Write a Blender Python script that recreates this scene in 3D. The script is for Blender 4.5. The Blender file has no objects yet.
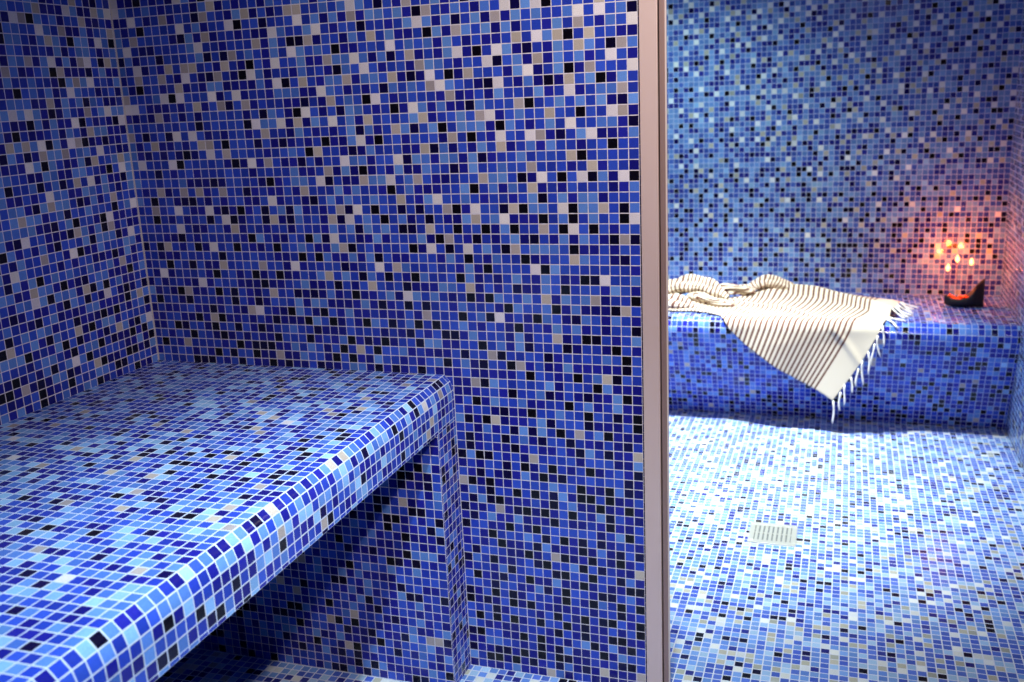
import bpy, bmesh, math, random
import numpy as np
from mathutils import Vector, Matrix

# ------------------------------------------------------------------ units
# The plan was worked out in mosaic pitches; T is one pitch in metres and the
# finished floor lies at z = 0.
T = 0.0208
FZ = 43.0
S = bpy.context.scene
COL = S.collection
rng = np.random.default_rng(11)
random.seed(5)

def W(x, y, z):
    return (x*T, y*T, (z+FZ)*T)

def lin(r, g, b):
    f = lambda c: (c/255/12.92) if c <= 10 else ((c/255+0.055)/1.055)**2.4
    return (f(r), f(g), f(b))

# ------------------------------------------------------------------ object helpers
def link(o, parent=None):
    COL.objects.link(o)
    if parent is not None:
        o.parent = parent
    return o

def empty(name, loc, label=None, cat=None, group=None):
    o = bpy.data.objects.new(name, None)
    o.empty_display_size = 0.05
    o.location = loc
    link(o)
    if label: o['label'] = label
    if cat: o['category'] = cat
    if group: o['group'] = group
    return o

def structure(o, label, cat):
    o['kind'] = 'structure'
    o['label'] = label
    o['category'] = cat
    return o

def mesh_obj(name, verts, faces, mat, parent=None, smooth=False, loc=None):
    me = bpy.data.meshes.new(name)
    off = Vector(parent.location) if parent is not None else Vector((0, 0, 0))
    if parent is not None and parent.parent is not None:
        off = off + Vector(parent.parent.location)
    vs = [tuple(Vector(v)-off) for v in verts]
    me.from_pydata(vs, [], faces)
    me.materials.append(mat)
    if smooth:
        me.polygons.foreach_set('use_smooth', [True]*len(me.polygons))
    me.update()
    o = bpy.data.objects.new(name, me)
    return link(o, parent)

# ------------------------------------------------------------------ materials
def new_mat(name):
    m = bpy.data.materials.new(name)
    m.use_nodes = True
    nt = m.node_tree
    b = nt.nodes['Principled BSDF']
    return m, nt, b

def mth(nt, op, a, b=None, c=None):
    n = nt.nodes.new('ShaderNodeMath'); n.operation = op
    for i, v in enumerate((a, b, c)):
        if v is None: continue
        if isinstance(v, (int, float)): n.inputs[i].default_value = v
        else: nt.links.new(v, n.inputs[i])
    return n.outputs[0]

def mosaic_material(name, grout, half=0.05, rough=0.14, grout_rough=0.75):
    m, nt, b = new_mat(name)
    uv = nt.nodes.new('ShaderNodeUVMap'); uv.uv_map = 'tile'
    sep = nt.nodes.new('ShaderNodeSeparateXYZ'); nt.links.new(uv.outputs[0], sep.inputs[0])
    geo = nt.nodes.new('ShaderNodeTexCoord')
    # slightly wavy tile edges
    nz = nt.nodes.new('ShaderNodeTexNoise'); nz.inputs['Scale'].default_value = 120
    nz.inputs['Detail'].default_value = 2
    nt.links.new(geo.outputs['Object'], nz.inputs['Vector'])
    u, v = sep.outputs[0], sep.outputs[1]
    du = mth(nt, 'MINIMUM', u, mth(nt, 'SUBTRACT', 1.0, u))
    dv = mth(nt, 'MINIMUM', v, mth(nt, 'SUBTRACT', 1.0, v))
    d = mth(nt, 'MINIMUM', du, dv)
    d = mth(nt, 'ADD', d, mth(nt, 'MULTIPLY', mth(nt, 'SUBTRACT', nz.outputs[0], 0.5), 0.05))
    mr = nt.nodes.new('ShaderNodeMapRange'); mr.interpolation_type = 'SMOOTHSTEP'
    mr.inputs['From Min'].default_value = half-0.012
    mr.inputs['From Max'].default_value = half+0.022
    nt.links.new(d, mr.inputs['Value'])
    mask = mr.outputs[0]
    col = nt.nodes.new('ShaderNodeVertexColor'); col.layer_name = 'tile_color'
    # glassy speckle inside each tile
    sp = nt.nodes.new('ShaderNodeTexNoise'); sp.inputs['Scale'].default_value = 700
    sp.inputs['Detail'].default_value = 3
    nt.links.new(geo.outputs['Object'], sp.inputs['Vector'])
    spr = nt.nodes.new('ShaderNodeMapRange')
    spr.inputs['From Min'].default_value = 0.3; spr.inputs['From Max'].default_value = 0.7
    spr.inputs['To Min'].default_value = 0.82; spr.inputs['To Max'].default_value = 1.18
    nt.links.new(sp.outputs[0], spr.inputs['Value'])
    mul = nt.nodes.new('ShaderNodeVectorMath'); mul.operation = 'SCALE'
    nt.links.new(col.outputs[0], mul.inputs[0]); nt.links.new(spr.outputs[0], mul.inputs['Scale'])
    mix = nt.nodes.new('ShaderNodeMix'); mix.data_type = 'RGBA'
    gn = nt.nodes.new('ShaderNodeTexNoise'); gn.inputs['Scale'].default_value = 14
    gn.inputs['Detail'].default_value = 4
    nt.links.new(geo.outputs['Object'], gn.inputs['Vector'])
    gr = nt.nodes.new('ShaderNodeMix'); gr.data_type = 'RGBA'
    gr.inputs[6].default_value = (*[c*0.8 for c in grout], 1)
    gr.inputs[7].default_value = (*grout, 1)
    nt.links.new(gn.outputs[0], gr.inputs[0])
    nt.links.new(mask, mix.inputs[0])
    nt.links.new(gr.outputs[2], mix.inputs[6])
    nt.links.new(mul.outputs[0], mix.inputs[7])
    nt.links.new(mix.outputs[2], b.inputs['Base Color'])
    rr = nt.nodes.new('ShaderNodeMapRange')
    rr.inputs['To Min'].default_value = grout_rough; rr.inputs['To Max'].default_value = rough
    nt.links.new(mask, rr.inputs['Value'])
    nt.links.new(rr.outputs[0], b.inputs['Roughness'])
    sm = nt.nodes.new('ShaderNodeMapRange')
    sm.inputs['To Min'].default_value = 0.2; sm.inputs['To Max'].default_value = 0.32
    nt.links.new(mask, sm.inputs['Value'])
    nt.links.new(sm.outputs[0], b.inputs['Specular IOR Level'])
    # relief: pillowed tile edges and uneven glass
    un = nt.nodes.new('ShaderNodeTexNoise'); un.inputs['Scale'].default_value = 60
    nt.links.new(geo.outputs['Object'], un.inputs['Vector'])
    h = mth(nt, 'ADD', mask, mth(nt, 'MULTIPLY', un.outputs[0], 0.6))
    bp = nt.nodes.new('ShaderNodeBump'); bp.inputs['Strength'].default_value = 0.5
    bp.inputs['Distance'].default_value = 0.0008
    nt.links.new(h, bp.inputs['Height'])
    nt.links.new(bp.outputs[0], b.inputs['Normal'])
    return m

def plain(name, color, rough=0.5, metal=0.0, noise=0.0, scale=40, bump=0.0):
    m, nt, b = new_mat(name)
    b.inputs['Roughness'].default_value = rough
    b.inputs['Metallic'].default_value = metal
    tc = nt.nodes.new('ShaderNodeTexCoord')
    n = nt.nodes.new('ShaderNodeTexNoise'); n.inputs['Scale'].default_value = scale
    n.inputs['Detail'].default_value = 4
    nt.links.new(tc.outputs['Object'], n.inputs['Vector'])
    mx = nt.nodes.new('ShaderNodeMix'); mx.data_type = 'RGBA'
    mx.inputs[6].default_value = (*[c*(1-noise) for c in color], 1)
    mx.inputs[7].default_value = (*[min(1, c*(1+noise)) for c in color], 1)
    nt.links.new(n.outputs[0], mx.inputs[0])
    nt.links.new(mx.outputs[2], b.inputs['Base Color'])
    if bump:
        bp = nt.nodes.new('ShaderNodeBump'); bp.inputs['Distance'].default_value = bump
        nt.links.new(n.outputs[0], bp.inputs['Height'])
        nt.links.new(bp.outputs[0], b.inputs['Normal'])
    return m

M_WALL = mosaic_material('glass_mosaic_wall', lin(222, 212, 218), 0.037)
M_BENCH = mosaic_material('glass_mosaic_bench', lin(204, 210, 228), 0.05)
M_FAR = mosaic_material('glass_mosaic_far_bench', lin(172, 180, 208), 0.046)
M_BACK = mosaic_material('glass_mosaic_far_wall', lin(186, 194, 212), 0.042)
M_FLOOR = mosaic_material('glass_mosaic_floor', lin(208, 213, 222), 0.058, rough=0.2)
M_CEIL = plain('white_ceiling_plaster', lin(214, 214, 214), 0.8, 0, 0.05, 30)
M_FRAME = plain('anodised_door_frame', lin(208, 182, 173), 0.42, 0.2, 0.02, 25)
M_FRAME2 = plain('anodised_door_stop', lin(150, 122, 114), 0.45, 0.35, 0.04, 25)
M_GASKET = plain('dark_rubber_gasket', lin(36, 22, 22), 0.7)
M_SEAL = plain('pale_plastic_seal', lin(205, 190, 184), 0.4)
M_CHROME = plain('chromed_drain', lin(158, 158, 146), 0.4, 0.3, 0.05, 200)
M_HOLE = plain('dark_drain_pit', lin(90, 94, 90), 0.8)
M_BOAT = plain('dark_glazed_clay', lin(15, 12, 20), 0.6, 0, 0.25, 60, 0.0005)
M_WIRE = plain('dark_wire', lin(70, 46, 40), 0.4, 0.8)
M_EMBER = plain('orange_petals', lin(226, 84, 24), 0.6, 0, 0.35, 150)

# ------------------------------------------------------------------ tile colours
PAL = {
    'K': [lin(11, 8, 18), lin(12, 10, 18), lin(13, 9, 48), lin(15, 10, 62), lin(11, 7, 34)],
    'N': [lin(27, 28, 126), lin(23, 22, 110), lin(32, 34, 138)],
    'R': [lin(38, 62, 168), lin(48, 76, 180), lin(36, 54, 156)],
    'L': [lin(82, 120, 194), lin(92, 132, 198), lin(70, 106, 186)],
    'S': [lin(138, 178, 218), lin(124, 166, 216)],
    'G': [lin(166, 154, 148), lin(174, 162, 150), lin(156, 146, 146)],
    'W': [lin(212, 204, 202), lin(206, 198, 202)],
}
KEYS = 'KNRLSGW'
# tiles of the wet room beyond the frame get paler, less saturated blues
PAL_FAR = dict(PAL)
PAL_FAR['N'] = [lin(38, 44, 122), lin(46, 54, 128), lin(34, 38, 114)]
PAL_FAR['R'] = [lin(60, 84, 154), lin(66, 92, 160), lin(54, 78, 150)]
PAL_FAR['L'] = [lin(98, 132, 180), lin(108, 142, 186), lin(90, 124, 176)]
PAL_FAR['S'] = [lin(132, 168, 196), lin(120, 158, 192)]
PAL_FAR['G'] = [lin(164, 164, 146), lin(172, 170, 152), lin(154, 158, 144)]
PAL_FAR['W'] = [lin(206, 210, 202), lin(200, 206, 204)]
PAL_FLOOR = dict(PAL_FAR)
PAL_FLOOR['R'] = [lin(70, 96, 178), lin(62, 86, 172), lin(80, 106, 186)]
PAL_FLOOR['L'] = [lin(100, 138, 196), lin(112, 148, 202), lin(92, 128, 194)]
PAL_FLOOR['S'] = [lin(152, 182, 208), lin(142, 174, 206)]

def mixture(keys):
    """keys: list of (height row, probabilities for KNRLSGW) -> function of height"""
    zs = [k[0] for k in keys]
    ps = np.array([k[1] for k in keys], float)
    ps = ps/ps.sum(1, keepdims=True)
    return lambda z: np.array([np.interp(z, zs, ps[:, i]) for i in range(len(KEYS))])

#                 K    N    R    L    S    G    W
MIX_WALL = mixture([
    (-43, (.17, .34, .35, .12, .00, .02, .000)),
    (-25, (.15, .32, .35, .16, .00, .02, .000)),
    (-10, (.14, .28, .31, .23, .00, .03, .000)),
    (0,   (.13, .27, .29, .25, .00, .04, .012)),
    (10,  (.09, .24, .27, .27, .00, .06, .060)),
    (27,  (.06, .22, .27, .28, .00, .09, .090)),
    (58,  (.05, .15, .25, .28, .00, .12, .150))])
MIX_BACK = mixture([
    (-22, (.14, .22, .32, .28, .02, .03, .005)),
    (-10, (.12, .18, .32, .32, .02, .04, .015)),
    (5,   (.06, .13, .32, .38, .03, .06, .050)),
    (25,  (.05, .11, .30, .40, .03, .07, .070)),
    (58,  (.04, .10, .27, .40, .03, .08, .10))])
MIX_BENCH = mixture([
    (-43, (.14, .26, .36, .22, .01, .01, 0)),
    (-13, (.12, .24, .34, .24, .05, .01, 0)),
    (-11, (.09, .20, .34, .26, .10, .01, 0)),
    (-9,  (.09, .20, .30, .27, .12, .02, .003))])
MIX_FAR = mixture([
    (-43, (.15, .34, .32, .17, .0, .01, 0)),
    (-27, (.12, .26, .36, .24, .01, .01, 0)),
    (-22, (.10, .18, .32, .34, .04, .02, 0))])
MIX_FLOOR = mixture([(0, (.06, .07, .30, .31, .13, .07, .06)), (1, (.06, .07, .30, .31, .13, .07, .06))])

def edges(a, b, phase=0.0):
    """cut positions from a to b on a grid of pitch 1 through phase"""
    lo, hi = min(a, b), max(a, b)
    k = np.arange(math.floor(lo-phase)-1, math.ceil(hi-phase)+2)+phase
    k = k[(k > lo+0.02) & (k < hi-0.02)]
    e = np.concatenate([[lo], k, [hi]])
    return e if b > a else e[::-1]

def paint(keys_grid, pal):
    """letters -> linear rgb with a little spread per tile"""
    out = np.zeros(keys_grid.shape+(3,))
    for k, cols in pal.items():
        sel = keys_grid == k
        n = int(sel.sum())
        if n:
            c = np.array(cols)[rng.integers(0, len(cols), n)]
            out[sel] = c*rng.uniform(0.86, 1.14, (n, 1))
    return out

class Panels:
    """collects tiled strips; every tile is one quad with its own 0-1 uv"""
    def __init__(self, pal=PAL):
        self.pal = pal
        self.v = []; self.f = []; self.uv = []; self.c = []; self.n = 0
    def strip(self, path, along, mix, heights=None, fixed=None, flip=False, colors=None):
        """path: P(j) -> list of 3-D profile points (in pitches) for cross cut j;
        path is an array (n_along, n_profile, 3)"""
        P = np.asarray(path, float)
        na, npf = P.shape[:2]
        lu = np.linalg.norm(np.diff(P, axis=1), axis=2)     # (na, npf-1)
        la = np.linalg.norm(np.diff(P, axis=0), axis=2)     # (na-1, npf)
        keys = np.empty((na-1, npf-1), dtype='<U1')
        for j in range(npf-1):
            h = P[0, j:j+2, 2].mean() if heights is None else heights[j]
            p = mix(h); p = p/p.sum()
            keys[:, j] = rng.choice(list(KEYS), na-1, p=p)
        if fixed is not None:
            fixed(keys, P)
        col = paint(keys, self.pal)
        base = self.n
        self.v.append(P.reshape(-1, 3)); self.n += na*npf
        idx = np.arange(na*npf).reshape(na, npf)+base
        q = np.stack([idx[:-1, :-1], idx[1:, :-1], idx[1:, 1:], idx[:-1, 1:]], -1)
        U = np.ones((na-1, npf-1)); V = np.ones((na-1, npf-1))
        u0 = np.zeros((na-1, npf-1)); u1 = u0+1
        v0 = u0; v1 = u1
        uv = np.stack([np.stack([u0, v0], -1), np.stack([u1, v0], -1), np.stack([u1, v1], -1), np.stack([u0, v1], -1)], 2)
        q = q.reshape(-1, 4); uv = uv.reshape(-1, 4, 2); col = col.reshape(-1, 3)
        if flip:
            q = q[:, ::-1]; uv = uv[:, ::-1]
        self.f.append(q); self.uv.append(uv); self.c.append(col)
    def rect(self, o, U, V, ue, ve, mix, fixed=None, flip=False, heights=None):
        o = np.array(o, float); U = np.array(U, float); V = np.array(V, float)
        P = o + np.asarray(ue)[:, None, None]*U + np.asarray(ve)[None, :, None]*V
        self.strip(P, None, mix, heights, fixed, flip)
    def build(self, name, mat, parent=None):
        v = np.concatenate(self.v); f = np.concatenate(self.f)
        uv = np.concatenate(self.uv).reshape(-1, 2); c = np.concatenate(self.c)
        v = v*T; v[:, 2] += FZ*T
        if parent is not None:
            v = v-np.array(parent.location)
        me = bpy.data.meshes.new(name)
        me.vertices.add(len(v)); me.vertices.foreach_set('co', v.ravel())
        me.loops.add(len(f)*4); me.loops.foreach_set('vertex_index', f.ravel().astype(np.int32))
        me.polygons.add(len(f)); me.polygons.foreach_set('loop_start', np.arange(0, len(f)*4, 4, dtype=np.int32))
        me.update(calc_edges=True)
        lay = me.uv_layers.new(name='tile'); lay.data.foreach_set('uv', uv.ravel())
        at = me.color_attributes.new('tile_color', 'FLOAT_COLOR', 'CORNER')
        cc = np.repeat(np.concatenate([c, np.ones((len(c), 1))], 1), 4, axis=0)
        at.data.foreach_set('color', cc.ravel())
        me.materials.append(mat)
        me.validate()
        return link(bpy.data.objects.new(name, me), parent)

# ------------------------------------------------------------------ plan (in pitches)
XL, XR = -56.88, 46.9          # left and right walls
YF, YB = -131.0, 111.1         # wall behind the viewpoint, far wall
ZF, ZC = -43.0, 58.0           # floor, ceiling
PT = 6.0                       # thickness of the dividing wall

FIX = {}
# the mosaic as laid: one number per tile (index into KEYS), rows from the bottom up; 7 = any of the blues, 8 = not recorded
FIX['middle'] = (-57, -43, [
    [8,8,8,8,8,8,8,8,8,8,8,8,8,8,8,8,8,8,8,8,8,8,8,8,8,8,8,8,8,8,8,8,8,8,8,8,8,1,1,1,1,1,3,1,1,1,5,3,1,2,1,1,1,1,1,1,1],
    [8,8,8,8,8,8,8,8,8,8,8,8,8,8,8,8,8,8,8,8,8,8,8,8,8,8,8,8,8,8,8,8,8,8,8,8,8,3,2,0,0,1,0,1,0,1,2,0,3,1,0,1,5,1,1,1,5],
    [8,8,8,8,8,8,8,8,8,8,8,8,8,8,8,8,8,8,8,8,8,8,8,8,8,8,8,8,8,8,8,8,8,8,8,8,8,0,1,1,0,0,1,0,1,0,1,0,0,1,1,1,1,1,0,0,1],
    [8,8,8,8,8,8,8,8,8,8,8,8,8,8,8,8,8,8,8,8,8,8,8,8,8,8,8,8,8,8,8,8,8,8,8,8,8,1,1,3,3,2,2,1,2,0,1,0,3,1,1,1,0,1,3,1,1],
    [8,8,8,8,8,8,8,8,8,8,8,8,8,8,8,8,8,8,8,8,8,8,8,8,8,8,8,8,8,8,8,8,8,8,8,8,8,0,0,1,2,1,1,0,1,0,1,1,1,1,3,0,1,3,1,0,1],
    [8,8,8,8,8,8,8,8,8,8,8,8,8,8,8,8,8,8,8,8,8,8,8,8,8,8,8,8,8,8,8,8,8,8,8,8,8,3,1,1,1,1,1,1,1,2,1,0,1,1,0,1,1,0,0,1,1],
    [8,8,8,8,8,8,8,8,8,8,8,8,8,8,8,8,8,8,8,8,8,8,8,8,8,8,8,8,8,8,8,8,8,8,8,8,8,1,0,2,0,1,0,1,2,0,2,2,0,1,0,1,1,1,1,1,0],
    [8,8,8,8,8,8,8,8,8,8,8,8,8,8,8,8,8,8,8,8,8,8,8,8,8,8,8,8,8,8,8,8,8,8,8,8,8,1,2,2,0,1,1,1,2,1,1,0,2,1,0,1,0,0,1,1,0],
    [8,8,8,8,8,8,8,8,8,8,8,8,8,8,8,8,8,8,8,8,8,8,8,8,8,8,8,8,8,8,8,8,8,8,8,8,8,0,1,0,1,2,0,1,0,2,1,1,1,1,1,1,2,1,0,1,2],
    [8,8,8,8,8,8,8,8,8,8,8,8,8,8,8,8,8,8,8,8,8,8,8,8,8,8,8,8,8,8,8,8,8,8,8,8,8,0,1,2,0,2,0,1,1,1,2,1,0,1,1,0,3,1,0,2,0],
    [8,8,8,8,8,8,8,8,8,8,8,8,8,8,8,8,8,8,8,8,8,8,8,8,8,8,8,8,8,8,8,8,8,8,8,8,8,1,1,1,0,2,2,1,1,3,0,2,0,1,1,1,0,0,1,3,1],
    [8,8,8,8,8,8,8,8,8,8,8,8,8,8,8,8,8,8,8,8,8,8,8,8,8,8,8,8,8,8,8,8,8,8,8,8,8,2,0,1,1,0,1,2,0,1,1,3,1,1,0,1,2,1,1,0,0],
    [8,8,8,8,8,8,8,8,8,8,8,8,8,8,8,8,8,8,8,8,8,8,8,8,8,8,8,8,8,8,8,8,8,8,8,8,8,1,1,2,1,3,0,2,1,1,1,0,0,2,1,0,2,1,0,3,1],
    [8,8,8,8,8,8,8,8,8,8,8,8,8,8,8,8,8,8,8,8,8,8,8,8,8,8,8,8,8,8,8,8,8,8,8,8,8,0,3,2,0,1,1,2,1,0,0,2,2,3,0,1,0,2,1,1,5],
    [8,8,8,8,8,8,8,8,8,8,8,8,8,8,8,8,8,8,8,8,8,8,8,8,8,8,8,8,8,8,8,8,8,8,8,8,8,1,0,2,2,2,1,1,0,1,2,5,0,1,1,0,2,1,0,1,2],
    [8,8,8,8,8,8,8,8,8,8,8,8,8,8,8,8,8,8,8,8,8,8,8,8,8,8,8,8,8,8,8,8,8,8,8,8,8,1,1,1,2,0,1,1,1,0,3,1,1,1,0,1,3,1,0,1,0],
    [8,8,8,8,8,8,8,8,8,8,8,8,8,8,8,8,8,8,8,8,8,8,8,8,8,8,8,8,8,8,8,8,8,8,8,8,8,1,2,1,0,1,2,1,3,1,0,2,0,1,0,2,0,1,2,1,1],
    [8,8,8,8,8,8,8,8,8,8,8,8,8,8,8,8,8,8,8,8,8,8,8,8,8,8,8,8,8,8,8,8,8,8,8,8,8,0,2,2,1,1,0,2,1,0,2,2,2,2,1,1,1,2,3,0,2],
    [8,8,8,8,8,8,8,8,8,8,8,8,8,8,8,8,8,8,8,8,8,8,8,8,8,8,8,8,8,8,8,8,8,8,8,8,8,1,0,1,3,1,1,3,1,1,1,0,2,1,1,1,1,0,1,1,2],
    [8,8,8,8,8,8,8,8,8,8,8,8,8,8,8,8,8,8,8,8,8,8,8,8,8,8,8,8,8,8,8,8,8,8,8,8,8,8,1,1,1,5,1,0,0,1,0,1,1,0,2,1,3,0,2,1,1],
    [8,8,8,8,8,8,8,8,8,8,8,8,8,8,8,8,8,8,8,8,8,8,8,8,8,8,8,8,8,8,8,8,8,8,8,8,8,8,0,3,0,0,1,1,1,2,1,0,2,3,1,1,0,1,1,0,1],
    [8,8,8,8,8,8,8,8,8,8,8,8,8,8,8,8,8,8,8,8,8,8,8,8,8,8,8,8,8,8,8,8,8,8,8,8,8,8,3,2,0,1,2,0,1,0,1,0,3,1,0,0,1,0,1,1,2],
    [8,8,8,8,8,8,8,8,8,8,8,8,8,8,8,8,8,8,8,8,8,8,8,8,8,8,8,8,8,8,8,8,8,8,8,8,8,8,0,1,0,1,1,2,1,1,1,3,2,2,0,1,1,0,3,0,1],
    [8,8,8,8,8,8,8,8,8,8,8,8,8,8,8,8,8,8,8,8,8,8,8,8,8,8,8,8,8,8,8,8,8,8,8,8,8,8,1,0,2,1,0,1,3,1,0,1,0,2,2,1,1,2,1,0,1],
    [8,8,8,8,8,8,8,8,8,8,8,8,8,8,8,8,8,8,8,8,8,8,8,8,8,8,8,8,8,8,8,8,8,8,8,8,8,8,1,1,1,1,0,2,0,1,2,0,2,1,1,0,1,2,2,1,0],
    [8,8,8,8,8,8,8,8,8,8,8,8,8,8,8,8,8,8,8,8,8,8,8,8,8,8,8,8,8,8,8,8,8,8,8,8,8,8,3,0,0,1,1,2,1,5,1,1,2,1,1,1,2,2,1,1,3],
    [8,8,8,8,8,8,8,8,8,8,8,8,8,8,8,8,8,8,8,8,8,8,8,8,8,8,8,8,8,8,8,8,8,8,8,8,8,8,0,1,1,1,1,0,1,2,1,1,2,1,0,3,1,0,1,1,5],
    [8,8,8,8,8,8,8,8,8,8,8,8,8,8,8,8,8,8,8,8,8,8,8,8,8,8,8,8,8,8,8,8,8,8,8,8,8,8,0,1,2,2,0,1,3,1,0,2,2,0,1,1,1,2,1,0,2],
    [8,8,8,8,8,8,8,8,8,8,8,8,8,8,8,8,8,8,8,8,8,8,8,8,8,8,8,8,8,8,8,8,8,8,8,8,8,8,2,1,3,1,2,0,3,0,3,2,0,2,5,2,3,0,1,1,1],
    [8,8,8,8,8,8,8,8,8,8,8,8,8,8,8,8,8,8,8,8,8,8,8,8,8,8,8,8,8,8,8,8,8,8,8,8,8,8,0,1,0,5,1,1,1,1,3,0,2,1,1,0,1,1,1,1,0],
    [8,8,8,8,8,8,8,8,8,8,8,8,8,8,8,8,8,8,8,8,8,8,8,8,8,8,8,8,8,8,8,8,8,8,8,8,8,8,1,1,2,1,0,1,1,0,1,2,3,1,2,0,1,1,0,1,0],
    [8,8,8,8,8,8,8,8,8,8,8,8,8,8,8,8,8,8,8,8,8,8,8,8,8,8,8,8,8,8,8,8,8,8,8,8,8,8,2,0,1,3,2,1,3,1,1,2,2,0,2,3,1,1,3,1,1],
    [8,8,8,8,8,8,8,8,8,8,8,8,8,8,8,8,8,8,8,8,8,8,8,8,8,8,8,8,8,8,8,8,8,8,8,8,8,8,1,1,1,1,1,0,2,1,3,0,1,1,1,0,1,1,3,0,1],
    [8,8,8,8,8,8,8,8,8,8,8,8,8,8,8,8,8,8,8,8,8,8,8,8,8,8,8,8,8,8,8,8,8,8,8,8,8,1,1,5,0,3,1,2,2,1,1,3,1,1,2,2,0,3,1,1,1],
    [3,2,1,2,2,0,0,0,1,1,1,0,1,1,1,0,1,0,1,1,2,0,1,7,7,7,7,7,0,1,0,1,1,0,2,1,1,1,1,1,1,1,1,1,1,0,2,1,1,1,0,1,3,5,0,1,1],
    [1,1,1,1,1,1,1,1,0,1,0,2,2,0,1,1,5,1,1,3,1,1,1,0,2,0,1,1,3,1,1,1,2,1,2,3,0,2,3,1,0,2,1,0,5,1,1,1,1,3,1,1,1,1,1,0,2],
    [8,0,2,1,5,1,1,1,2,1,1,0,1,0,0,0,1,1,7,7,7,7,7,7,0,2,5,2,0,1,1,3,1,2,1,1,1,2,0,1,2,5,0,2,2,1,1,0,1,2,2,2,2,3,1,0,2],
    [8,1,1,2,1,0,2,2,1,0,1,2,1,2,1,1,0,1,7,2,0,1,1,1,3,0,1,0,1,0,1,2,1,0,3,3,1,1,1,2,0,2,3,1,3,0,2,1,1,0,1,1,1,1,0,1,1],
    [8,1,2,0,0,2,1,1,0,1,1,0,1,1,0,1,2,2,7,2,2,0,1,1,1,2,1,2,1,1,1,1,0,1,1,1,0,0,1,3,2,1,2,1,3,1,1,1,5,1,1,0,0,2,1,2,3],
    [8,1,1,1,1,1,0,1,5,0,1,1,1,1,1,1,0,1,7,1,0,3,2,0,1,1,1,0,3,2,0,1,3,0,1,0,2,2,3,2,1,2,1,1,0,1,2,1,3,2,3,1,1,1,2,2,0],
    [8,1,1,1,2,2,1,1,0,1,2,1,1,5,6,2,1,1,0,3,2,1,0,1,1,3,1,1,1,1,1,1,1,1,5,1,2,2,0,1,3,0,6,1,2,1,0,3,1,1,0,3,2,1,3,1,1],
    [8,0,2,2,1,0,2,1,1,1,1,0,2,1,0,1,1,1,1,3,1,3,3,1,1,1,1,3,1,0,1,2,0,1,0,1,1,1,3,2,2,1,1,0,3,1,1,3,0,1,3,1,1,1,0,5,2],
    [8,1,1,1,0,5,1,1,2,0,2,0,1,1,1,2,5,2,1,0,1,0,1,3,1,1,0,1,1,1,3,1,6,3,2,3,1,1,1,0,1,0,3,1,1,3,1,5,1,3,1,3,5,1,2,1,0],
    [8,2,1,1,2,1,1,6,1,2,1,2,1,1,1,0,1,1,1,1,3,1,1,1,0,2,1,2,5,1,1,1,0,1,1,1,3,3,2,5,1,1,1,2,0,1,1,3,1,0,2,2,2,1,3,1,1],
    [8,1,6,1,1,2,1,2,1,0,1,2,1,2,0,1,1,0,1,1,2,2,3,5,2,3,1,0,3,1,0,1,1,0,3,1,1,2,0,3,1,2,1,1,3,2,1,3,2,1,1,0,0,6,1,2,3],
    [8,1,2,0,1,1,0,2,1,1,5,2,1,1,2,5,1,2,1,6,1,2,1,1,1,0,1,1,1,6,2,5,3,1,2,2,2,1,1,3,1,0,2,1,2,2,6,0,3,1,1,2,2,2,1,2,1],
    [8,1,1,1,1,1,2,2,1,1,0,2,2,2,1,2,1,1,1,2,0,2,0,3,1,1,3,1,3,0,1,1,1,2,1,1,1,3,2,0,2,1,3,2,2,0,1,1,2,1,5,3,2,1,1,0,1],
    [8,1,0,5,2,1,2,0,1,6,2,1,0,1,1,1,2,0,1,1,3,1,1,1,3,5,0,2,1,1,1,2,1,0,1,6,2,0,2,6,2,3,2,0,5,2,3,3,3,2,0,1,1,2,1,2,1],
    [8,1,1,1,1,0,1,1,1,2,2,1,1,1,0,3,1,1,1,1,1,0,3,0,6,2,2,1,1,3,1,2,2,2,3,1,0,5,1,1,0,2,1,2,3,1,0,2,1,3,1,3,2,1,0,5,0],
    [8,1,2,1,1,6,2,1,1,2,1,1,5,1,1,2,1,2,2,1,1,1,1,1,3,2,3,0,3,1,3,2,0,0,1,5,2,1,0,2,2,0,1,3,0,1,2,5,2,0,6,2,0,2,1,2,2],
    [8,1,0,2,1,2,1,2,1,0,2,6,0,1,2,1,0,5,1,0,3,2,1,1,5,0,6,1,3,1,0,2,3,1,2,0,2,1,1,3,5,1,3,6,1,1,1,0,2,3,0,1,3,2,2,0,6],
    [8,2,5,1,2,6,2,1,1,6,1,0,1,0,1,1,0,2,3,0,3,1,1,1,2,5,0,6,1,0,1,2,0,2,0,2,2,5,0,1,6,2,1,0,5,0,3,3,1,6,0,3,3,5,2,0,3],
    [8,2,0,2,2,1,0,0,2,1,1,1,2,2,1,1,1,6,1,2,1,1,0,2,3,1,3,1,1,3,2,2,5,1,1,3,6,2,2,3,2,1,2,2,1,2,3,0,2,3,1,3,3,1,1,2,2],
    [8,1,2,5,1,1,5,1,5,1,2,5,2,2,0,1,2,1,1,1,1,5,2,1,2,3,1,3,1,2,1,0,2,3,1,1,1,1,1,3,0,2,3,1,3,2,5,1,1,1,2,2,2,1,1,1,3],
    [8,2,2,1,2,1,3,1,1,1,0,1,1,2,2,2,1,0,1,1,3,3,2,6,0,1,1,1,5,3,3,6,1,3,5,2,1,1,2,1,2,5,3,3,2,0,1,6,2,0,1,6,0,3,1,6,0],
    [8,1,1,0,2,1,2,2,1,1,2,1,2,2,1,1,2,1,2,1,3,1,1,1,5,1,3,1,0,1,2,1,3,1,1,3,1,2,0,1,3,1,1,3,1,2,5,2,2,2,1,2,5,1,2,1,1],
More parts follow.
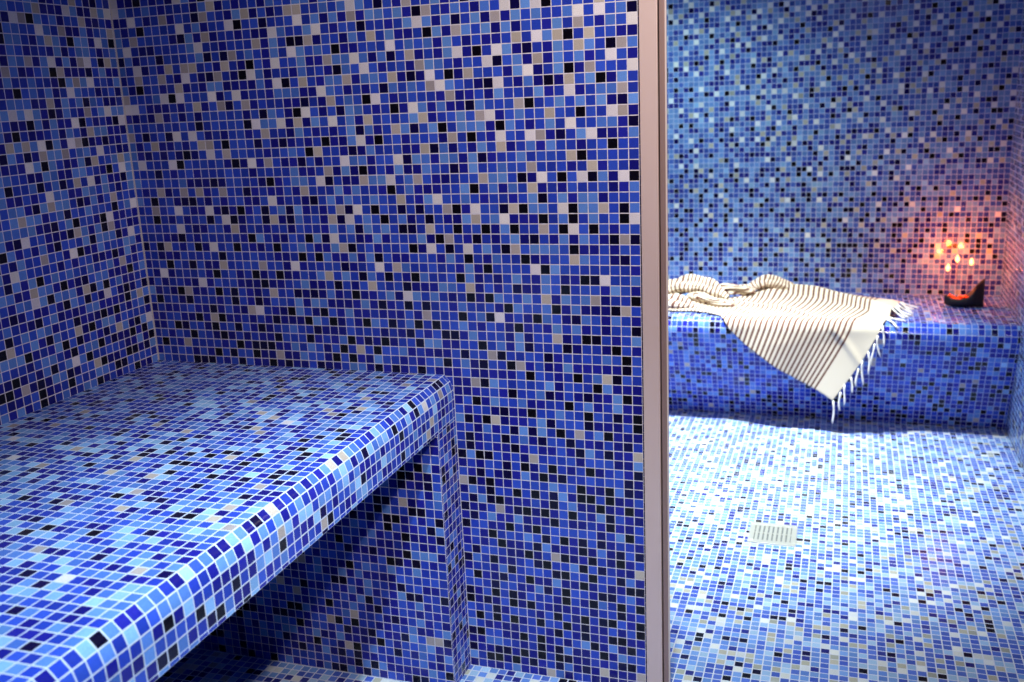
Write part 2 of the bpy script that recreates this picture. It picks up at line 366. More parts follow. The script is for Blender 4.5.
    [8,6,2,2,2,6,0,2,1,1,1,2,1,0,1,6,1,5,1,1,1,0,2,1,2,2,6,3,3,1,2,2,6,0,3,3,1,3,3,1,3,0,1,2,1,3,1,2,1,2,5,0,2,1,1,2,2],
    [8,1,1,2,1,1,1,0,1,1,6,2,5,1,2,2,2,1,2,1,3,2,0,5,2,2,1,0,1,3,1,2,2,1,1,5,0,3,1,2,1,3,2,5,1,2,3,1,3,2,1,1,1,2,0,2,1],
    [8,1,1,5,1,1,1,1,2,5,5,2,0,2,2,2,0,1,1,0,1,1,1,2,0,1,1,3,6,1,0,2,2,1,2,2,2,1,5,1,0,2,1,6,2,2,6,5,1,0,1,3,6,1,1,1,3],
    [8,1,0,1,2,0,6,2,6,1,1,2,1,2,1,1,1,5,1,1,1,3,2,1,2,1,2,3,0,3,1,2,5,3,0,2,3,0,1,3,3,3,1,0,3,1,1,1,3,1,6,2,2,3,3,1,0],
    [8,2,2,2,1,1,1,2,2,0,1,1,2,2,1,0,6,3,3,6,1,5,1,3,1,6,1,3,1,5,2,1,2,1,3,5,1,1,2,3,2,5,6,1,2,3,2,2,5,1,1,0,2,2,6,5,1],
    [8,1,1,1,5,1,2,1,2,1,1,2,1,1,2,1,2,0,3,2,1,0,6,2,1,1,0,3,3,2,1,2,0,1,6,3,1,3,1,1,0,3,2,2,1,5,0,2,2,3,2,3,1,3,1,0,3],
    [8,6,1,1,1,1,2,1,1,5,1,2,5,0,2,5,1,1,1,2,1,1,0,2,1,5,2,3,2,0,6,2,1,2,2,1,2,1,5,1,1,2,1,3,2,2,2,3,1,2,6,1,2,3,3,5,2],
    [8,2,1,1,3,6,0,6,1,1,2,6,1,2,6,1,2,2,1,3,3,3,1,1,6,3,1,1,2,1,2,0,3,2,3,2,5,6,3,2,2,1,0,6,2,1,3,1,0,1,5,1,3,0,1,3,2],
    [8,1,0,2,1,1,2,5,1,2,1,3,3,1,1,1,1,3,1,6,0,1,5,2,1,3,3,5,1,3,3,2,5,1,0,1,6,2,0,1,5,2,2,2,1,3,6,1,2,3,0,1,5,2,2,2,6],
    [8,1,5,2,2,5,1,1,6,2,1,0,5,2,1,0,6,3,1,2,1,1,3,2,2,1,0,3,1,6,2,1,2,2,1,5,3,3,2,1,2,2,6,0,1,3,1,5,1,3,2,3,1,1,6,2,1],
    [8,2,6,1,1,1,5,1,5,5,1,2,1,5,2,1,0,2,1,6,2,1,3,1,1,5,3,3,6,3,1,3,0,2,5,1,1,1,3,6,1,0,1,6,3,1,0,2,1,3,1,5,3,2,0,5,3],
    [8,3,1,1,2,0,1,2,1,1,3,0,2,0,5,2,3,2,1,3,2,6,3,2,3,2,0,1,1,2,1,2,6,1,3,2,3,1,3,1,1,2,1,1,2,5,2,6,3,5,0,1,5,2,2,1,1],
    [8,6,2,1,1,1,1,1,2,3,6,1,1,1,1,2,1,5,1,3,1,0,0,5,1,2,2,1,3,2,5,2,3,1,1,1,0,3,1,5,3,2,3,1,3,1,2,1,1,3,1,5,2,1,3,2,6],
    [8,2,5,2,2,1,1,1,0,3,1,5,1,2,2,1,2,1,1,6,3,2,1,3,6,2,1,2,1,0,2,1,1,2,3,6,3,1,3,0,2,3,1,5,1,3,2,3,2,1,3,6,1,6,1,3,0],
    [8,1,2,0,1,1,1,1,6,2,3,1,2,2,6,0,2,2,0,2,2,1,6,2,3,1,3,1,5,1,3,3,1,3,1,0,5,2,1,3,2,1,3,2,6,0,3,6,0,2,2,1,2,5,1,2,3],
    [8,1,6,2,1,2,5,1,2,2,0,5,1,2,1,3,5,1,2,1,2,5,5,2,1,3,1,3,6,3,1,0,2,1,5,2,1,8,8,8,8,8,8,8,8,8,8,8,8,8,8,8,8,8,8,8,8],
    [8,3,1,1,3,1,1,2,1,1,1,3,5,1,1,1,2,1,1,3,2,1,8,8,8,8,8,8,8,8,8,8,8,8,8,8,8,8,8,8,8,8,8,8,8,8,8,8,8,8,8,8,8,8,8,8,8],
    [8,1,1,0,2,1,2,1,6,8,8,8,8,8,8,8,8,8,8,8,8,8,8,8,8,8,8,8,8,8,8,8,8,8,8,8,8,8,8,8,8,8,8,8,8,8,8,8,8,8,8,8,8,8,8,8,8],
    [8,8,8,8,8,8,8,8,8,8,8,8,8,8,8,8,8,8,8,8,8,8,8,8,8,8,8,8,8,8,8,8,8,8,8,8,8,8,8,8,8,8,8,8,8,8,8,8,8,8,8,8,8,8,8,8,8]])
FIX['left'] = (-24, -9, [
    [7,7,7,7,7,7,0,7,7,7,7,7,7,7,0,7,7,7,7,7,0,7,7,7],
    [7,7,7,7,7,7,0,7,7,7,0,7,7,7,7,7,7,0,0,7,7,7,7,7],
    [7,0,0,7,5,7,0,7,7,7,0,7,7,7,5,0,7,7,7,0,0,7,0,7],
    [7,7,7,0,7,7,7,7,0,7,7,6,7,0,7,7,7,7,7,7,7,7,7,0],
    [7,7,7,7,7,7,7,7,7,7,7,0,7,7,7,0,7,0,7,7,0,7,0,7],
    [7,7,7,7,7,0,7,7,7,7,0,7,0,7,7,7,0,7,5,7,7,0,7,6],
    [7,7,0,5,7,7,7,7,0,7,7,7,5,7,0,7,7,7,7,7,7,7,7,7],
    [7,7,7,0,7,7,7,7,7,7,7,7,0,7,7,7,0,7,0,7,7,7,7,0],
    [7,7,7,7,7,7,7,0,7,7,7,7,7,7,7,7,7,7,7,7,0,7,5,7],
    [7,7,7,7,0,7,7,7,7,7,7,0,7,7,0,7,7,6,7,7,0,7,7,0],
    [7,7,7,7,7,7,7,6,7,0,7,7,7,7,5,0,7,0,7,7,7,7,7,7],
    [7,7,7,7,7,7,7,5,7,7,7,0,7,7,0,7,7,7,7,7,7,0,7,7],
    [7,7,7,7,0,7,7,7,0,7,7,7,7,7,7,7,7,7,7,7,5,7,7,7],
    [7,7,7,7,7,6,7,7,7,7,7,7,7,7,7,7,7,7,7,0,7,7,7,7],
    [7,7,7,7,7,7,7,7,7,5,7,7,7,6,0,7,7,7,7,7,7,7,7,7],
    [7,7,7,7,0,7,7,7,7,7,7,0,7,7,7,7,0,7,7,7,0,7,6,7],
    [7,7,7,7,7,7,0,6,7,7,7,7,7,0,5,7,7,7,0,5,7,7,7,7],
    [7,7,7,7,7,7,7,7,7,7,7,0,7,7,0,7,7,7,0,6,7,7,7,7],
    [7,7,7,7,7,7,7,5,7,7,7,7,7,0,7,7,7,7,7,7,0,7,7,6],
    [7,7,7,7,7,7,7,7,7,0,7,5,7,7,7,0,7,7,7,7,5,7,7,7],
    [7,7,7,7,7,7,7,7,7,7,7,6,7,7,7,7,7,7,7,7,7,7,7,7],
    [7,7,7,7,7,7,0,7,7,7,0,7,7,0,7,5,7,6,7,7,7,7,0,7],
    [7,7,7,7,7,7,7,7,7,7,7,7,7,7,7,7,7,7,7,7,0,7,6,7],
    [7,7,7,7,7,7,7,7,7,6,7,0,7,7,7,7,7,0,5,7,7,7,5,7],
    [7,7,7,7,7,7,0,7,7,0,7,5,7,7,5,7,7,7,7,6,7,7,7,7],
    [7,7,7,7,7,7,7,5,7,5,7,6,0,7,7,6,5,0,7,7,0,1,7,7],
    [7,7,7,7,7,7,7,7,0,7,7,7,7,7,7,7,7,7,5,7,7,7,7,7],
    [7,7,7,7,7,7,7,7,7,7,0,7,7,7,7,7,6,0,7,7,7,7,0,6],
    [7,7,7,7,7,7,7,7,6,7,6,7,7,0,7,7,7,7,5,7,7,6,7,7],
    [7,7,7,7,7,7,7,7,7,7,7,7,7,5,7,7,7,7,0,7,1,7,7,7],
    [7,7,7,7,7,7,7,7,7,0,7,7,7,7,7,7,6,7,7,7,7,7,7,7],
    [7,7,7,7,7,7,7,7,7,7,7,7,7,7,7,0,7,5,7,6,7,7,7,7],
    [7,7,7,7,7,7,7,7,5,7,7,7,7,7,0,5,7,7,7,0,7,7,7,7],
    [7,7,7,7,7,7,7,7,7,7,7,5,7,7,6,7,7,7,5,6,7,0,5,7],
    [7,7,7,7,7,7,7,7,7,7,1,7,7,7,7,7,7,7,7,7,7,7,7,7],
    [7,7,7,7,7,7,7,7,0,7,7,7,7,7,5,7,7,0,7,7,7,6,7,0],
    [7,7,7,7,7,7,7,7,0,7,7,1,7,6,7,1,5,7,1,7,7,7,7,5],
    [7,7,7,7,7,7,7,7,7,7,6,5,0,7,7,7,7,1,7,5,7,1,7,7],
    [7,7,7,7,7,7,7,7,7,7,7,7,7,5,1,7,7,6,7,7,7,5,7,6],
    [7,7,7,7,7,7,7,7,7,7,7,7,7,7,1,7,7,7,5,7,7,0,7,7]])
FIX['back'] = (-16, -21, [
    [7,7,7,7,7,7,7,7,7,7,7,7,7,7,7,0,7,7,7,7,7,7,7,7,0,7,7,7,7,7,7,7,7,7,7,7,7,7,7,7,7,7,7,7,7,7,7,7,7,7,7,7,7,7,7,7,7,7,7,7,7,7,7],
    [7,7,7,7,7,7,7,7,7,7,7,7,7,7,7,5,7,7,7,7,7,7,7,7,7,0,7,7,7,0,7,7,7,0,7,7,7,7,0,7,7,0,7,7,7,0,7,7,7,7,7,7,7,7,7,7,7,7,7,7,7,7,7],
    [7,7,7,7,0,7,7,7,7,7,0,7,7,7,7,7,7,0,7,7,7,7,7,7,7,7,7,0,7,7,7,7,0,7,0,0,7,7,7,7,7,7,7,0,7,7,7,7,7,7,7,7,7,7,7,7,7,7,7,7,7,7,7],
    [7,7,7,5,7,7,0,7,7,7,7,7,7,7,0,0,7,7,7,7,7,7,7,0,7,7,7,7,7,0,5,7,7,7,7,0,5,7,0,7,7,7,7,7,7,7,7,7,7,7,7,7,7,7,7,7,7,7,7,7,7,7,7],
    [7,7,7,7,7,7,5,7,7,7,7,0,7,7,7,7,7,5,0,7,7,7,7,7,7,7,7,0,7,7,7,7,0,7,7,7,7,7,0,7,0,7,0,7,7,7,7,7,7,7,7,7,7,7,7,7,7,7,7,7,7,7,7],
    [0,7,0,7,7,7,7,7,0,7,7,7,7,0,0,7,7,7,7,0,7,7,7,7,7,7,0,7,7,7,7,7,7,7,7,0,7,7,7,7,7,7,7,7,7,0,7,7,7,7,7,7,7,7,7,7,7,7,7,7,7,7,7],
    [7,7,0,7,7,0,7,7,0,7,7,7,7,7,7,7,7,7,7,7,7,0,7,7,7,7,7,7,0,7,7,0,7,7,0,7,7,0,7,0,7,7,7,7,7,7,7,0,7,7,0,5,7,7,7,7,7,7,7,7,7,0,7],
    [7,7,7,0,7,7,7,0,7,7,0,7,5,7,7,7,7,7,0,7,7,7,5,7,7,7,0,7,7,7,7,0,7,7,7,7,7,7,7,7,7,7,7,5,0,7,0,7,7,7,7,7,7,7,5,7,7,0,0,7,5,7,7],
    [7,7,7,0,7,7,7,7,0,7,0,7,7,7,7,5,0,7,7,0,7,7,0,7,7,7,0,7,7,0,7,5,7,0,0,0,0,7,0,7,5,0,0,7,7,7,7,0,7,7,0,6,7,0,0,7,7,7,0,7,0,7,7],
    [7,7,7,7,0,7,0,7,7,7,7,7,7,7,7,7,7,7,7,7,0,7,7,7,0,7,7,7,7,7,7,0,7,7,7,7,7,7,7,7,0,7,7,7,0,7,7,7,0,7,7,7,7,7,7,7,0,7,0,7,7,7,7],
    [7,7,0,7,7,7,7,7,7,5,7,0,7,7,7,7,7,7,0,7,7,7,0,5,7,7,7,6,7,7,0,7,7,7,7,0,7,0,7,7,7,7,7,0,7,5,7,7,7,7,7,7,7,7,7,7,0,7,5,7,7,7,7],
    [7,0,7,0,7,7,7,7,0,7,7,7,7,7,7,0,7,7,7,0,7,7,7,0,7,7,0,7,7,7,7,7,0,7,0,7,7,7,7,0,7,0,7,7,7,7,7,0,7,0,7,7,0,7,7,7,7,7,7,7,7,7,7],
    [7,7,7,7,7,0,7,7,7,0,7,7,7,7,0,7,7,7,7,7,7,7,7,7,7,7,7,7,7,7,5,7,7,7,7,7,7,5,7,7,7,7,7,0,0,7,7,7,7,7,7,7,0,7,7,7,7,7,7,7,0,7,7],
    [7,7,0,7,7,7,0,7,7,7,7,0,7,6,7,7,7,7,7,7,7,7,7,7,0,7,7,0,7,7,0,7,7,0,6,7,7,0,7,7,0,5,7,7,7,0,5,0,7,0,7,7,7,7,7,7,0,7,7,0,7,7,0],
    [7,0,7,7,7,7,7,0,5,7,7,0,7,7,7,7,0,7,0,7,7,7,0,7,7,5,7,7,7,7,7,7,7,7,7,7,7,7,0,7,7,7,7,7,7,7,7,7,7,7,7,5,7,0,7,7,7,7,7,7,7,6,0],
    [7,7,7,0,0,7,7,6,7,7,7,7,0,7,7,7,7,7,7,7,0,7,7,7,7,0,7,7,7,7,7,0,7,7,0,0,5,7,7,7,0,7,7,7,7,7,7,7,0,7,7,7,7,7,6,7,7,7,7,7,7,7,7],
    [7,6,7,7,7,7,7,7,0,7,7,0,7,7,7,7,7,5,0,7,7,7,7,7,7,7,7,7,7,7,7,7,7,7,7,7,7,0,7,7,6,7,7,0,7,0,6,7,7,7,7,0,7,7,7,7,7,7,7,7,7,7,0],
    [7,7,0,7,7,7,0,7,7,7,7,5,7,7,0,7,7,7,7,0,7,7,5,6,0,7,7,0,7,6,7,7,5,7,7,0,7,7,7,7,7,0,7,7,7,5,7,7,0,7,7,0,7,7,0,7,7,0,7,5,7,0,7],
    [7,7,7,7,7,7,0,7,7,0,6,7,7,7,7,7,0,7,7,7,7,7,7,7,7,7,0,0,7,7,0,7,7,0,7,7,7,7,7,0,7,7,7,7,0,7,7,7,7,7,7,7,7,5,7,7,7,7,7,0,7,7,7],
    [7,0,7,7,0,5,7,0,7,7,7,0,7,7,7,7,0,7,7,7,7,7,0,7,7,7,7,7,5,7,7,7,7,7,7,7,7,7,7,7,7,7,7,7,7,7,7,0,7,7,0,7,7,7,7,7,7,7,7,7,7,7,7],
    [7,7,7,5,7,7,7,7,7,0,5,7,7,7,7,7,7,7,7,0,7,7,7,7,7,7,0,7,7,7,7,7,7,7,7,0,7,7,5,0,7,7,7,7,7,0,7,7,7,7,7,7,7,7,0,7,7,7,5,7,7,7,7],
    [0,7,7,7,7,7,7,0,7,7,7,7,7,0,7,6,7,7,7,7,6,0,7,5,7,7,7,7,0,7,7,7,7,7,7,7,7,7,7,7,7,7,0,6,7,7,7,7,7,7,7,7,7,7,7,7,7,7,7,7,7,7,7],
    [7,7,0,7,7,0,7,7,6,7,7,7,0,5,7,7,7,7,0,7,7,7,7,7,7,0,7,0,7,6,7,0,7,7,5,7,7,7,7,6,7,7,0,7,7,7,7,7,7,7,7,7,7,7,7,7,7,7,7,7,7,7,7],
    [7,7,7,0,7,0,5,7,0,7,7,7,7,0,7,7,7,7,0,7,7,0,5,7,7,0,0,6,7,5,7,7,7,0,0,0,7,5,7,0,7,7,7,7,7,6,7,7,7,7,7,7,7,7,7,7,7,7,7,7,7,7,7],
    [7,7,6,7,7,6,7,7,7,7,7,7,7,6,7,7,7,7,7,7,7,7,7,7,0,7,7,7,7,0,7,7,7,7,7,7,0,7,7,5,7,7,7,0,7,7,7,7,7,7,7,5,7,7,7,7,7,0,0,6,7,5,7],
    [7,7,7,7,7,7,7,7,7,7,5,0,7,7,7,7,7,7,7,6,0,7,7,6,7,7,7,7,7,7,0,7,7,0,6,7,7,7,7,7,0,7,7,7,7,7,5,7,7,0,7,7,7,5,0,7,7,7,7,7,7,7,7],
    [7,5,0,7,7,7,7,7,0,7,7,7,7,7,7,7,0,7,7,7,7,7,7,7,7,7,7,7,0,7,5,7,7,7,0,7,5,7,7,7,7,6,7,5,0,7,7,7,0,7,7,7,6,7,7,7,7,5,7,0,0,7,7],
    [7,7,7,7,0,6,7,7,7,7,7,7,7,7,7,7,7,7,7,7,7,7,5,7,7,7,7,0,7,6,7,7,7,7,7,7,7,0,7,7,7,7,7,7,7,7,7,7,5,7,7,7,7,7,7,7,7,7,7,5,7,6,7],
    [7,7,7,7,7,7,7,7,5,7,7,7,5,0,7,7,7,7,0,5,7,7,7,0,6,7,0,7,7,7,7,7,7,5,7,7,7,7,7,7,7,7,0,7,7,7,7,6,7,7,5,0,7,7,7,5,7,0,7,7,7,7,0],
    [7,0,7,7,6,7,0,7,7,7,0,7,7,7,6,7,7,6,7,0,6,7,7,7,5,7,7,5,7,7,7,7,0,7,5,7,7,6,5,7,7,7,5,7,6,0,7,7,7,6,7,7,7,0,7,6,7,7,7,7,7,7,7],
    [7,6,7,7,7,7,7,7,7,7,7,7,0,7,7,7,7,7,5,7,7,5,7,7,7,7,7,7,0,7,7,7,7,7,7,0,7,7,7,0,7,6,7,7,7,5,7,7,7,7,7,7,7,7,7,7,7,7,7,0,7,5,7],
    [7,7,7,7,7,7,7,7,5,7,0,7,6,7,7,7,0,7,7,7,0,7,7,7,0,7,7,7,7,7,7,5,6,7,7,7,7,7,7,7,7,7,7,7,7,7,7,7,7,7,0,7,7,7,7,7,7,5,7,7,6,7,0],
    [7,7,0,7,0,7,7,7,7,7,7,7,7,7,7,7,7,6,7,7,7,6,7,7,7,7,5,7,6,7,7,7,7,7,7,7,6,7,7,7,6,7,7,7,7,0,7,7,7,7,5,7,7,0,7,7,7,7,7,7,7,7,7],
    [7,7,7,7,7,7,7,7,6,7,7,5,0,7,7,7,0,7,7,5,7,7,7,5,6,7,7,7,7,7,7,0,7,7,6,7,7,0,7,7,7,7,7,7,7,6,5,7,7,0,7,7,7,7,6,7,0,7,7,0,0,7,7],
    [7,7,7,7,5,6,7,0,7,7,7,7,7,7,6,7,7,7,7,7,7,7,7,0,7,7,7,7,7,7,7,7,7,7,0,5,7,7,7,7,7,7,5,0,7,7,7,7,7,7,7,6,7,7,7,7,5,7,7,6,7,7,6],
    [7,7,6,7,7,7,7,7,5,7,7,7,7,7,7,7,7,7,7,6,0,7,5,7,7,7,6,7,7,0,7,6,7,7,5,7,7,7,7,7,6,7,7,7,7,7,7,7,7,7,7,0,7,5,7,7,7,7,0,0,7,7,7],
    [7,7,7,7,7,7,6,7,7,7,7,0,6,7,7,7,7,5,7,7,7,7,7,7,7,7,7,7,7,7,7,0,5,7,7,7,7,6,7,0,7,7,7,7,7,7,7,7,7,7,7,7,7,7,7,7,6,7,7,7,7,7,6],
    [6,7,7,7,0,7,7,7,7,7,7,7,7,7,7,7,6,0,7,7,7,7,7,7,6,5,7,0,7,7,7,7,7,7,7,7,7,7,7,7,7,7,7,6,0,7,5,7,6,7,5,7,7,0,6,7,7,7,7,5,0,7,7],
    [7,7,7,7,7,7,7,0,7,6,7,0,5,7,7,7,7,7,6,7,6,7,6,7,7,7,7,0,5,7,7,7,7,0,7,0,7,6,7,7,7,7,7,6,0,5,7,7,7,7,6,7,7,7,7,7,0,7,7,7,7,5,7],
    [7,0,7,7,0,7,6,7,7,7,7,7,7,7,6,0,7,7,7,7,7,7,7,7,5,7,7,7,7,6,7,7,7,7,5,7,7,7,7,5,7,7,7,7,7,7,7,5,7,7,7,7,7,0,7,7,7,7,6,7,7,0,7],
    [7,7,7,7,7,7,7,7,7,7,7,7,7,5,7,7,7,5,7,7,7,7,0,7,7,7,7,7,7,7,0,7,5,7,7,7,7,0,7,7,7,7,6,5,7,7,7,6,0,7,7,7,7,7,7,5,7,7,7,7,7,7,6],
    [7,0,7,7,7,7,7,7,7,7,0,7,7,5,7,7,7,0,6,7,0,7,7,7,7,5,7,7,7,5,7,7,7,7,7,7,5,7,7,6,7,7,7,7,0,7,7,7,7,7,7,7,6,7,7,6,7,7,0,7,7,7,7],
    [7,7,7,7,7,6,7,7,7,7,7,6,7,7,7,7,7,7,7,7,6,7,7,7,0,7,7,5,7,0,7,7,7,5,7,7,7,7,5,7,7,7,7,7,7,7,5,7,7,5,0,7,7,7,7,7,7,7,7,7,5,7,7],
    [7,0,7,6,7,7,5,7,7,5,7,7,7,7,7,7,0,7,7,7,7,5,7,7,7,7,7,7,0,7,7,6,7,7,7,5,7,7,0,7,5,7,7,7,7,7,7,7,7,7,6,7,7,7,7,7,5,7,7,7,0,7,7],
    [7,6,7,5,7,0,7,7,7,7,0,7,7,7,7,7,6,7,5,0,7,7,7,7,7,6,5,7,7,7,7,7,7,0,6,7,7,6,7,7,7,7,5,6,7,7,7,5,7,7,7,7,0,7,7,7,0,7,5,7,7,6,7],
    [7,7,7,7,7,7,7,0,7,7,7,7,5,7,7,7,7,7,7,7,7,6,7,5,7,7,7,7,6,7,7,7,5,7,7,7,7,7,7,7,7,7,7,7,7,7,7,6,7,7,7,5,7,7,6,7,5,7,7,7,7,7,7],
    [7,7,7,6,7,7,7,5,7,7,6,7,7,7,7,0,7,7,7,7,7,7,7,7,7,7,7,7,7,7,6,7,6,7,7,7,6,7,7,7,7,6,7,7,6,7,7,7,7,7,7,7,7,7,0,7,7,7,6,7,7,7,7],
    [7,7,7,7,7,7,7,7,7,7,7,7,7,6,7,6,7,7,7,7,0,7,7,7,0,7,7,7,7,5,7,7,7,7,7,7,7,0,7,7,7,7,7,7,0,5,7,7,7,7,7,6,7,7,7,0,7,7,7,7,7,5,0],
    [7,5,7,7,7,6,7,7,7,7,5,7,0,7,7,7,7,5,6,7,7,6,7,7,7,7,7,7,7,7,7,6,7,7,7,5,7,5,6,7,7,5,7,7,7,7,7,7,6,7,7,0,7,7,7,6,5,7,7,6,7,7,7],
    [7,7,7,0,7,7,7,7,0,7,7,7,7,5,7,7,7,7,7,7,7,7,7,7,7,7,5,7,7,7,0,7,6,7,7,7,7,7,7,7,7,7,0,7,7,6,7,7,5,7,7,7,7,5,7,7,7,0,7,7,5,7,7],
    [7,7,7,6,7,6,5,7,6,7,7,7,6,7,7,7,6,7,0,6,7,7,7,7,7,0,7,7,7,7,7,5,0,7,7,7,5,7,7,7,7,7,7,5,7,7,7,0,7,6,7,5,7,7,7,5,7,6,7,7,7,6,7],
    [7,7,7,7,7,7,7,7,7,7,7,7,7,0,7,7,7,7,7,7,7,6,7,7,5,7,7,7,6,7,7,7,7,7,6,7,7,0,7,6,7,7,7,7,7,7,7,5,7,7,7,7,0,7,6,7,7,7,7,7,7,7,7],
    [0,6,7,7,6,7,7,0,7,7,7,6,7,7,7,5,6,7,7,7,7,7,5,7,7,7,6,0,7,7,7,7,7,7,7,7,7,7,7,7,7,7,7,7,7,6,7,7,0,7,7,7,7,5,7,7,7,5,0,6,7,7,7],
    [6,7,5,7,7,7,6,7,7,7,7,7,5,6,7,7,0,6,7,5,7,7,0,7,6,7,7,6,7,5,7,7,7,7,7,7,7,7,7,7,0,7,7,7,7,7,7,7,7,7,7,7,7,7,7,7,7,7,7,7,7,7,7],
    [5,7,7,7,0,7,7,7,6,7,7,5,7,7,7,7,7,7,7,6,7,0,6,7,7,7,6,7,7,7,6,7,7,7,7,7,6,7,7,7,7,7,7,7,7,7,7,7,7,7,7,7,7,7,7,7,7,7,7,7,7,7,7],
    [0,7,7,7,6,7,7,7,0,5,7,7,7,7,5,7,7,7,7,7,7,7,7,7,7,7,7,7,7,7,7,7,7,7,7,7,7,7,7,7,7,7,7,7,7,7,7,7,7,7,7,7,7,7,7,7,7,7,7,7,7,7,7],
    [7,7,7,6,7,7,7,7,7,7,7,7,7,7,7,7,7,7,7,7,7,7,7,7,7,7,7,7,7,7,7,7,7,7,7,7,7,7,7,7,7,7,7,7,7,7,7,7,7,7,7,7,7,7,7,7,7,7,7,7,7,7,7]])

PHASE = {'middle': (0, 0.0, 0.0), 'left': (1, -0.14, 0.0), 'back': (0, -0.0875, -0.178)}

def fixed_for(name):
    """lays the recorded tiles over the random ones"""
    if name not in FIX: return None
    ax, pa, pz = PHASE[name]
    i0, j0, txt = FIX[name]
    lines = txt
    def fn(keys, P):
        for i in range(keys.shape[0]):
            ca = math.floor((P[i, 0, ax]+P[i+1, 0, ax])/2-pa)-i0
            for j in range(keys.shape[1]):
                cz = math.floor((P[0, j, 2]+P[0, j+1, 2])/2-pz)-j0
                if 0 <= cz < len(lines) and 0 <= ca < len(lines[cz]):
                    c = lines[cz][ca]
                    if c == 8: continue
                    if c == 7:
                        c = keys[i, j]
                        if c in 'KGW': c = KEYS[rng.integers(1, 4)]
                    else:
                        c = KEYS[c]
                        if c == 'N' and rng.random() < 0.42: c = 'R'
                    keys[i, j] = c
    return fn

# --- left wall
p = Panels()
p.rect((XL, 0, 0), (0, 1, 0), (0, 0, 1), edges(YF, 0, -0.14), edges(ZF, ZC), MIX_WALL, fixed_for('left'))
p.rect((XL, 0, 0), (0, 1, 0), (0, 0, 1), edges(PT, YB, -0.14), edges(ZF, ZC), MIX_WALL)
structure(p.build('wall_left', M_WALL), 'blue glass mosaic wall on the left behind the near bench', 'wall')
# --- sealant bead in the corner above the near bench
o = mesh_obj('trim_1', [W(XL, -0.1, z) for z in (-8.8, ZC)]+[W(XL+0.035, -0.035, z) for z in (-8.8, ZC)]+[W(XL+0.1, 0, z) for z in (-8.8, ZC)]
             + [W(XL, 0, z) for z in (-8.8, ZC)], [(0, 2, 3, 1), (2, 4, 5, 3), (4, 6, 7, 5), (6, 0, 1, 7)], plain('pale_sealant', lin(176, 164, 160), 0.7))
structure(o, 'thin pale sealant bead up the corner behind the near bench', 'trim')
# --- dividing wall (front, back and end faces)
p = Panels()
p.rect((0, 0, 0), (1, 0, 0), (0, 0, 1), edges(XL, 0), edges(ZF, ZC), MIX_WALL, fixed_for('middle'))
p.rect((0, PT, 0), (1, 0, 0), (0, 0, 1), edges(XL, 0), edges(ZF, ZC), MIX_WALL, flip=True)
structure(p.build('wall_middle', M_WALL), 'blue glass mosaic dividing wall between near bench and door frame', 'wall')
# --- far wall
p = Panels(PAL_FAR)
p.rect((0, YB, 0), (1, 0, 0), (0, 0, 1), edges(XL, XR, -0.0875), edges(ZF, ZC, -0.178), MIX_BACK, fixed_for('back'))
structure(p.build('wall_back', M_BACK), 'blue glass mosaic far wall behind the bench with the towel', 'wall')
# --- right wall
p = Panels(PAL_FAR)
p.rect((XR, 0, 0), (0, 1, 0), (0, 0, 1), edges(YF, YB, 0.1), edges(ZF, ZC, -0.3), MIX_BACK, flip=True)
structure(p.build('wall_right', M_BACK), 'blue glass mosaic wall at the right edge beside the far bench', 'wall')
# --- front wall, behind the viewpoint
p = Panels()
p.rect((0, YF, 0), (1, 0, 0), (0, 0, 1), edges(XL, XR), edges(ZF, ZC), MIX_WALL, flip=True)
structure(p.build('wall_front', M_WALL), 'blue glass mosaic wall behind the viewpoint', 'wall')
# --- floor
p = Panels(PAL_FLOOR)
p.rect((0, 0, ZF), (1, 0, 0), (0, 1, 0), edges(XL, XR, 0.44), edges(YF, YB, 0.0), MIX_FLOOR, fixed_for('floor'))
structure(p.build('floor', M_FLOOR), 'pale blue glass mosaic floor', 'floor')
# --- ceiling
o = mesh_obj('ceiling', [W(XL, YF, ZC), W(XL, YB, ZC), W(XR, YB, ZC), W(XR, YF, ZC)], [(0, 1, 2, 3)], M_CEIL)
structure(o, 'white plaster ceiling', 'ceiling')

# ------------------------------------------------------------------ door frame
def box_bm(bm, x0, x1, y0, y1, z0, z1, bev=0.0):
    g = bmesh.ops.create_cube(bm, size=1.0)
    a = Vector(W(x0, y0, z0)); b = Vector(W(x1, y1, z1))
    for v in g['verts']:
        v.co = Vector(((a.x+b.x)/2+v.co.x*(b.x-a.x), (a.y+b.y)/2+v.co.y*(b.y-a.y), (a.z+b.z)/2+v.co.z*(b.z-a.z)))
    if bev:
        es = list({e for v in g['verts'] for e in v.link_edges})
        bmesh.ops.bevel(bm, geom=es, offset=bev*T, segments=2, affect='EDGES', profile=0.5)

def bm_obj(name, bm, mat, parent=None, smooth=False):
    me = bpy.data.meshes.new(name)
    if parent is not None:
        off = Vector(parent.location)
        q = parent.parent
        while q is not None:
            off = off+Vector(q.location); q = q.parent
        bmesh.ops.translate(bm, vec=-off, verts=bm.verts)
    bm.to_mesh(me); bm.free()
    me.materials.append(mat)
    if smooth:
        me.polygons.foreach_set('use_smooth', [True]*len(me.polygons))
    return link(bpy.data.objects.new(name, me), parent)

